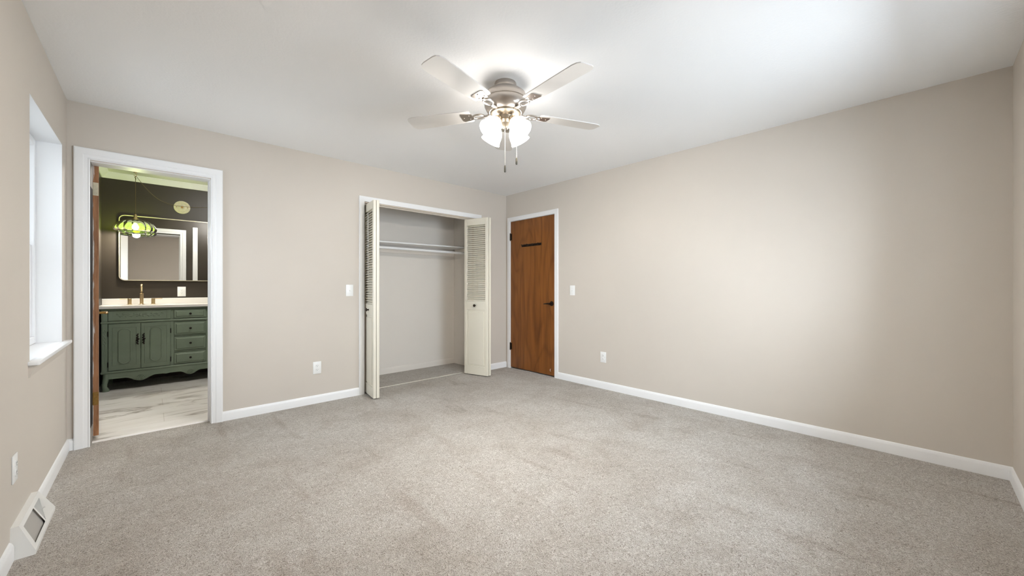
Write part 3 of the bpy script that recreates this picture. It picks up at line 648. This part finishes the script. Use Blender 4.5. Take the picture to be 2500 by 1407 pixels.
def vdoor(x0, x1, hs):
    dz0, dz1 = 0.221, 0.724
    mb = MB(); mb.box(x0 + 0.002, x1 - 0.002, -0.006, 0.012, dz0, dz1, 0.003)
    a, b = x0 + 0.022, x1 - 0.022
    mb.tube([(a + 0.012, -0.006, dz0 + 0.05), (b - 0.012, -0.006, dz0 + 0.05), (b - 0.012, -0.006, dz1 - 0.04), (a + 0.012, -0.006, dz1 - 0.04), (a + 0.012, -0.006, dz0 + 0.05)], 0.003, 6)
    xc = (x0 + x1) / 2; hw_ = 0.046; c = 0.020
    o8 = [(xc - hw_, 0.318), (xc - hw_ + c, 0.296), (xc, 0.288), (xc + hw_ - c, 0.296), (xc + hw_, 0.318), (xc + hw_, 0.640), (xc + hw_ - c, 0.662), (xc, 0.670), (xc - hw_ + c, 0.662), (xc - hw_, 0.640)]
    mb.prism(o8, lambda u, v, d: (u, d, v), -0.011, -0.004)
    mb.tube([(u, -0.010, v) for u, v in o8 + o8[:1]], 0.0045, 6)
    do = mb.obj('door', M['sage'], va)
    xh = x0 + 0.0 if hs < 0 else x1
    for z in (0.29, 0.62):
        mh = MB(); mh.box(xh - 0.004, xh + 0.004, -0.012, -0.002, z - 0.028, z + 0.028, 0.002); mh.obj('hinge', M['iron'], do)
    xp = (x1 - 0.024) if hs < 0 else (x0 + 0.024)
    mp = MB(); zc = 0.548
    mp.box(xp - 0.0045, xp + 0.0045, -0.012, -0.005, zc - 0.058, zc + 0.058, 0.002)
    for k in range(9):
        z = zc - 0.056 + 0.014 * k; r_ = (0.006, 0.009, 0.006, 0.010, 0.012, 0.010, 0.006, 0.009, 0.006)[k]
        mp.ball((xp + 0.004 * (-1) ** k, -0.011, z), r_, (1, 0.5, 0.9), 8, 6)
    mp.tube([(xp, -0.010, zc + 0.022), (xp, -0.026, zc + 0.010), (xp, -0.028, zc - 0.012), (xp, -0.010, zc - 0.026)], 0.004, 8)
    mp.ball((xp, -0.026, zc - 0.002), 0.008, (1, 0.8, 1.4), 10, 8)
    mp.obj('handle', M['iron'], do)
vdoor(0.052, 0.305, -1); vdoor(0.305, 0.556, 1); vdoor(0.906, 1.157, -1); vdoor(1.157, 1.410, 1)
for z0, z1 in ((0.764, 0.860), (0.566, 0.712), (0.386, 0.540), (0.226, 0.358)):
    mb = MB(); x0, x1 = 0.586, 0.876
    mb.box(x0, x1, -0.006, 0.012, z0, z1, 0.003)
    b = 0.014
    mb.hexa([(x0 + b, -0.006, z0 + b), (x1 - b, -0.006, z0 + b), (x1 - b, -0.006, z1 - b), (x0 + b, -0.006, z1 - b)], [(x0 + b + .008, -0.013, z0 + b + .008), (x1 - b - .008, -0.013, z0 + b + .008), (x1 - b - .008, -0.013, z1 - b - .008), (x0 + b + .008, -0.013, z1 - b - .008)])
    dr = mb.obj('drawer', M['sage'], va)
    mk = MB(); c = ((x0 + x1) / 2, -0.012, (z0 + z1) / 2); q = Matrix.Translation(c) @ Vector((0, -1, 0)).to_track_quat('Z', 'Y').to_matrix().to_4x4()
    mk.lathe([(0, 0), (0.008, 0), (0.005, 0.010), (0.012, 0.018), (0.012, 0.023), (0.006, 0.028), (0, 0.029)], 18, q); mk.obj('knob', M['iron'], dr)
# scalloped apron with carved shells
def apz(x):
    def dip(c, w, d): 
        t = abs(x - c) / w
        return d * (0.5 + 0.5 * math.cos(math.pi * min(1, t)))
    return 0.132 - dip(0.305, 0.13, 0.048) - dip(0.731, 0.10, 0.046) - dip(1.157, 0.13, 0.048) - dip(0.518, 0.03, 0.006) - dip(0.944, 0.03, 0.006)
xs = [0.05 + (VW - 0.10) * k / 90 for k in range(91)]
mb = MB(); mb.prism([(x, apz(x)) for x in xs] + [(x, 0.192) for x in reversed(xs)], lambda u, v, d: (u, d, v), -0.004, 0.016)
mb.tube([(x, -0.004, apz(x) + 0.006) for x in xs], 0.0035, 6)
for c, s in ((0.305, 1.0), (0.731, 0.9), (1.157, 1.0)):
    for k in range(-4, 5):
        a = R(90 + k * 19); l = 0.052 * s * (1 - 0.02 * k * k)
        mb.tube([(c, -0.004, apz(c) + 0.014), (c + math.cos(a) * l * 0.5, -0.008, apz(c) + 0.014 + math.sin(a) * l * 0.5), (c + math.cos(a) * l, -0.005, apz(c) + 0.014 + math.sin(a) * l)], [0.003, 0.005, 0.005], 6)
mb.obj('apron', M['sage'], va)
for xx, sx in ((0.0, 1), (VW, -1)):                        # cabriole feet, front pair and plain rear pair
    mb = MB(); rings = []
    for z, cx_, w in ((0.192, 0.030, 0.030), (0.150, 0.030, 0.030), (0.115, 0.022, 0.026), (0.080, 0.016, 0.021), (0.050, 0.016, 0.020), (0.026, 0.024, 0.026), (0.010, 0.028, 0.030), (0.0, 0.026, 0.026)):
        c = Vector((xx + sx * (cx_ + 0.010), 0.026 - (0.030 - cx_) * 0.6, z)); rings.append([c + Vector((w * math.cos(t), w * math.sin(t), 0)) for t in [2 * math.pi * k / 14 for k in range(14)]])
    loft(mb, rings); mb.obj('foot', M['sage'], va)
    mb = MB(); cx_ = xx + sx * 0.035; mb.prism([(cx_ - 0.025, VD - 0.055), (cx_ + 0.025, VD - 0.055), (cx_ + 0.025, VD - 0.005), (cx_ - 0.025, VD - 0.005)], lambda u, v, d: (u, v, d), 0.0, 0.192); mb.obj('foot', M['sage'], va)
# counter with backsplash and basin
ct = thing('vanity_countertop', 'white stone countertop with basin on the green vanity', 'countertop', (VX, VY, BZ + 0.892))
BCX, BCY, BRX, BRY = 0.305, 0.215, 0.205, 0.150
def holed_slab(mb, x0, x1, y0, y1, z0, z1, n=64):
    A = sorted([2 * math.pi * (k + 0.5) / n for k in range(n)] + [math.atan2(y - BCY, x - BCX) % (2 * math.pi) for x in (x0, x1) for y in (y0, y1)])
    E, O = [], []
    for a in A:
        c, s_ = math.cos(a), math.sin(a); E.append((BCX + BRX * c, BCY + BRY * s_))
        ts = [((x1 if c > 0 else x0) - BCX) / c if abs(c) > 1e-9 else 1e9, ((y1 if s_ > 0 else y0) - BCY) / s_ if abs(s_) > 1e-9 else 1e9]; t = min(ts); O.append((BCX + t * c, BCY + t * s_))
    m = len(A); vs = [(x, y, z1) for x, y in O] + [(x, y, z1) for x, y in E] + [(x, y, z0) for x, y in E] + [(x, y, z0) for x, y in O]
    mb._add(vs, [(g * m + i, g * m + (i + 1) % m, ((g + 1) % 4) * m + (i + 1) % m, ((g + 1) % 4) * m + i) for g in range(4) for i in range(m)]); return mb
holed_slab(MB(), -0.030, VW + 0.018, -0.030, 0.558, 0.0, 0.026).obj('slab', M['quartz'], ct)
bs = MB(); bs.box(-0.030, VW + 0.018, -0.022, 0.0, 0.0, 0.070, 0.003)
tag(bs.obj('backsplash', M['quartz'], None, (VX, BY - 0.001, BZ + 0.892 + 0.026)), 'low white stone backsplash strip behind the brass faucet', 'backsplash')
sc_ = Matrix.Translation((BCX, BCY, 0.0)) @ Matrix.Diagonal((BRX, BRY, 1, 1))
mb = MB(); mb.lathe([(0.0, -0.112), (0.55, -0.105), (0.88, -0.06), (1.0, 0.0), (1.03, 0.0), (0.92, -0.065), (0.57, -0.115), (0, -0.122)], 48, sc_); mb.obj('basin', M['quartz'], ct)
# faucet
fa = thing('faucet', 'brass widespread faucet with tall curved spout on the white counter', 'faucet', (VX + 0.306, VY + 0.445, BZ + 0.892 + 0.026))
mb = MB(); mb.cyl((0, 0, 0), (0, 0, 1), 0.026, 0.006, 28, 0.002); mb.cyl((0, 0, 0.006), (0, 0, 1), 0.0165, 0.12, 24); mb.cyl((0, 0, 0.126), (0, 0, 1), 0.0185, 0.008, 24, 0.002)
mb.tube([(0, 0, 0.134), (0, 0, 0.190)] + [(0, -0.045 + 0.045 * math.cos(a), 0.190 + 0.045 * math.sin(a)) for a in [R(15 * k) for k in range(1, 11)]] + [(0, -0.100, 0.155)], 0.0105, 14)
mb.obj('spout', M['brass'], fa)
for s in (-1, 1):
    mb = MB(); mb.cyl((s * 0.102, 0, 0), (0, 0, 1), 0.026, 0.005, 28, 0.002); mb.cyl((s * 0.102, 0, 0.005), (0, 0, 1), 0.0175, 0.066, 24, 0.002)
    mb.tube([(s * 0.102, 0, 0.066), (s * 0.185, 0, 0.067)], 0.0042, 10); mb.obj('handle', M['brass'], fa)
# mirror
def rrect(x0, x1, z0, z1, r, n=8):
    P = []
    for cx_, cz_, a0_ in ((x1 - r, z1 - r, 0), (x0 + r, z1 - r, 90), (x0 + r, z0 + r, 180), (x1 - r, z0 + r, 270)):
        for k in range(n + 1): a = R(a0_ + 90 * k / n); P.append((cx_ + r * math.cos(a), cz_ + r * math.sin(a)))
    return P
mi = thing('wall_mirror', 'large rounded rectangular mirror in thin pale gold frame on dark wall', 'mirror', (-3.341, BY, 1.614))
mw, mh_ = 0.622, 0.392
out = rrect(-mw, mw, -mh_, mh_, 0.055); inn = rrect(-mw + 0.008, mw - 0.008, -mh_ + 0.008, mh_ - 0.008, 0.048)
mb = MB(); n = len(out); vs = []
for poly, y in ((out, 0.0), (out, -0.032), (inn, -0.032), (inn, -0.006)): vs += [(u, y, v) for u, v in poly]
mb._add(vs, [(a * n + k, a * n + (k + 1) % n, (a + 1) * n + (k + 1) % n, (a + 1) * n + k) for a in range(3) for k in range(n)])
mb.obj('frame', M['gold'], mi, angle=30)
mb = MB(); mb.prism(inn, lambda u, v, d: (u, d, v), -0.024, -0.004); mb.obj('glass', M['mirror'], mi, smooth=False)
# swag pendant lamp
PX, PY = -3.817, 2.265
pl = thing('pendant_lamp', 'lit green glass pendant lamp hanging on a cord before the mirror', 'pendant lamp', (PX, PY, BH))
zl = lambda z: z - BH
mb = MB(); mb.cyl((0, 0, -0.006), (0, 0, 1), 0.018, 0.006, 20, 0.002)
mb.tube([(0, 0, -0.006), (0, 0, -0.02)] + [(0.012 * math.sin(a), 0, -0.032 + 0.012 * math.cos(a)) for a in [R(30 * k) for k in range(0, 10)]], 0.003, 8)
mb.obj('hook', M['brass'], pl)
mb = MB(); mb.tube([(0, 0, -0.042), (0.001, 0, -0.25), (0, 0, zl(2.0))], 0.0028, 8)
mb.tube([(0.002, 0, -0.045), (-0.004, 0.004, -0.060), (0.004, -0.002, -0.075), (0.0, 0, -0.085)], 0.004, 8)
e0 = Vector((0.004, 0, -0.040)); e1 = Vector((-3.46 - PX, BY - 0.012 - PY, 2.185 - BH)); e2 = Vector((-3.10 - PX, BY - 0.006 - PY, 2.215 - BH)); e3 = Vector((-2.72 - PX, BY - 0.006 - PY, 2.30 - BH))
pth = []
for k in range(21):
    t = k / 20; p = e0.lerp(e1, t); p.z -= 0.085 * math.sin(math.pi * t) ** 1.0 * (1 - 0.15 * t); pth.append(p)
for k in range(1, 13):
    t = k / 12; p = e1.lerp(e2, t); p.z -= 0.012 * math.sin(math.pi * t); pth.append(p)
for k in range(1, 9): pth.append(e2.lerp(e3, k / 8))
mb.tube(pth, 0.0026, 6); mb.obj('cord', M['cord'], pl)
mb = MB(); mb.lathe([(0, zl(2.000)), (0.008, zl(1.998)), (0.014, zl(1.985)), (0.016, zl(1.965)), (0.024, zl(1.950)), (0.030, zl(1.936)), (0, zl(1.936))], 24); mb.obj('stem', M['brass'], pl)
lobes = lambda a, z: 1 + 0.075 * abs(math.cos(8 * a)) - 0.04
prof = [(0.024, 1.938), (0.060, 1.932), (0.110, 1.916), (0.150, 1.890), (0.174, 1.856), (0.182, 1.830), (0.178, 1.808), (0.166, 1.794), (0.152, 1.789)]
mb = MB(); mb.lathe([(r_, zl(z_)) for r_, z_ in prof] + [(r_ - 0.005, zl(z_ - 0.002)) for r_, z_ in reversed(prof)], 96, None, lobes, close=True); mb.obj('lamp_shade', M['greenglass'], pl, angle=60)
mb = MB(); mb.lathe([(0, zl(1.905)), (0.013, zl(1.903)), (0.016, zl(1.885)), (0.030, zl(1.858)), (0.032, zl(1.840)), (0.022, zl(1.820)), (0, zl(1.812))], 24); mb.obj('bulb', M['bulb'], pl)
lt = bpy.data.lights.new('pendant_light', 'POINT'); lt.energy = 28; lt.color = (1.0, 0.95, 0.86); lt.shadow_soft_size = 0.035
lo = bpy.data.objects.new('pendant_light', lt); COL.objects.link(lo); lo.location = (0, 0, zl(1.795)); lo.parent = pl
# round cover on the dark wall where the cord passes
md = thing('wall_medallion', 'round cream box cover on the dark wall above the mirror', 'box cover', (-3.392, BY, 2.172))
q = Vector((0, -1, 0)).to_track_quat('Z', 'Y').to_matrix().to_4x4()
mb = MB(); mb.lathe([(0.082, 0), (0.082, 0.004), (0.070, 0.010), (0.058, 0.010), (0.052, 0.006), (0.040, 0.007), (0.034, 0.011), (0.022, 0.011), (0.018, 0.007), (0, 0.007)], 48, q); mb.obj('cover', M['medallion'], md)
for x_, r_ in ((-0.055, 0.005), (0.0, 0.012), (0.055, 0.005)):
    mb = MB(); mb.cyl((x_, -0.006, 0), (0, -1, 0), r_, 0.006, 18, 0.001); mb.obj('screw', M['oldbrass'], md)
# added globe lamp, unseen past the doorway, to brighten the vanity and floor
bl = thing('added_fill_light', 'white globe fill lamp added to light the vanity, out of sight past the doorway', 'fill light', (-2.85, 0.85, BH))
mb = MB(); mb.lathe([(0, 0), (0.07, 0), (0.072, -0.012), (0.060, -0.026), (0.020, -0.030), (0.016, -0.060), (0.045, -0.064), (0.045, -0.078), (0, -0.078)], 40); mb.obj('canopy', M['nickel'], bl)
mb = MB(); mb.ball((0, 0, -0.175), 0.105, (1, 1, 0.95), 32, 20); mb.obj('globe', emit('fill_globe_glow', (1.0, 0.97, 0.93, 1), 80.0), bl)
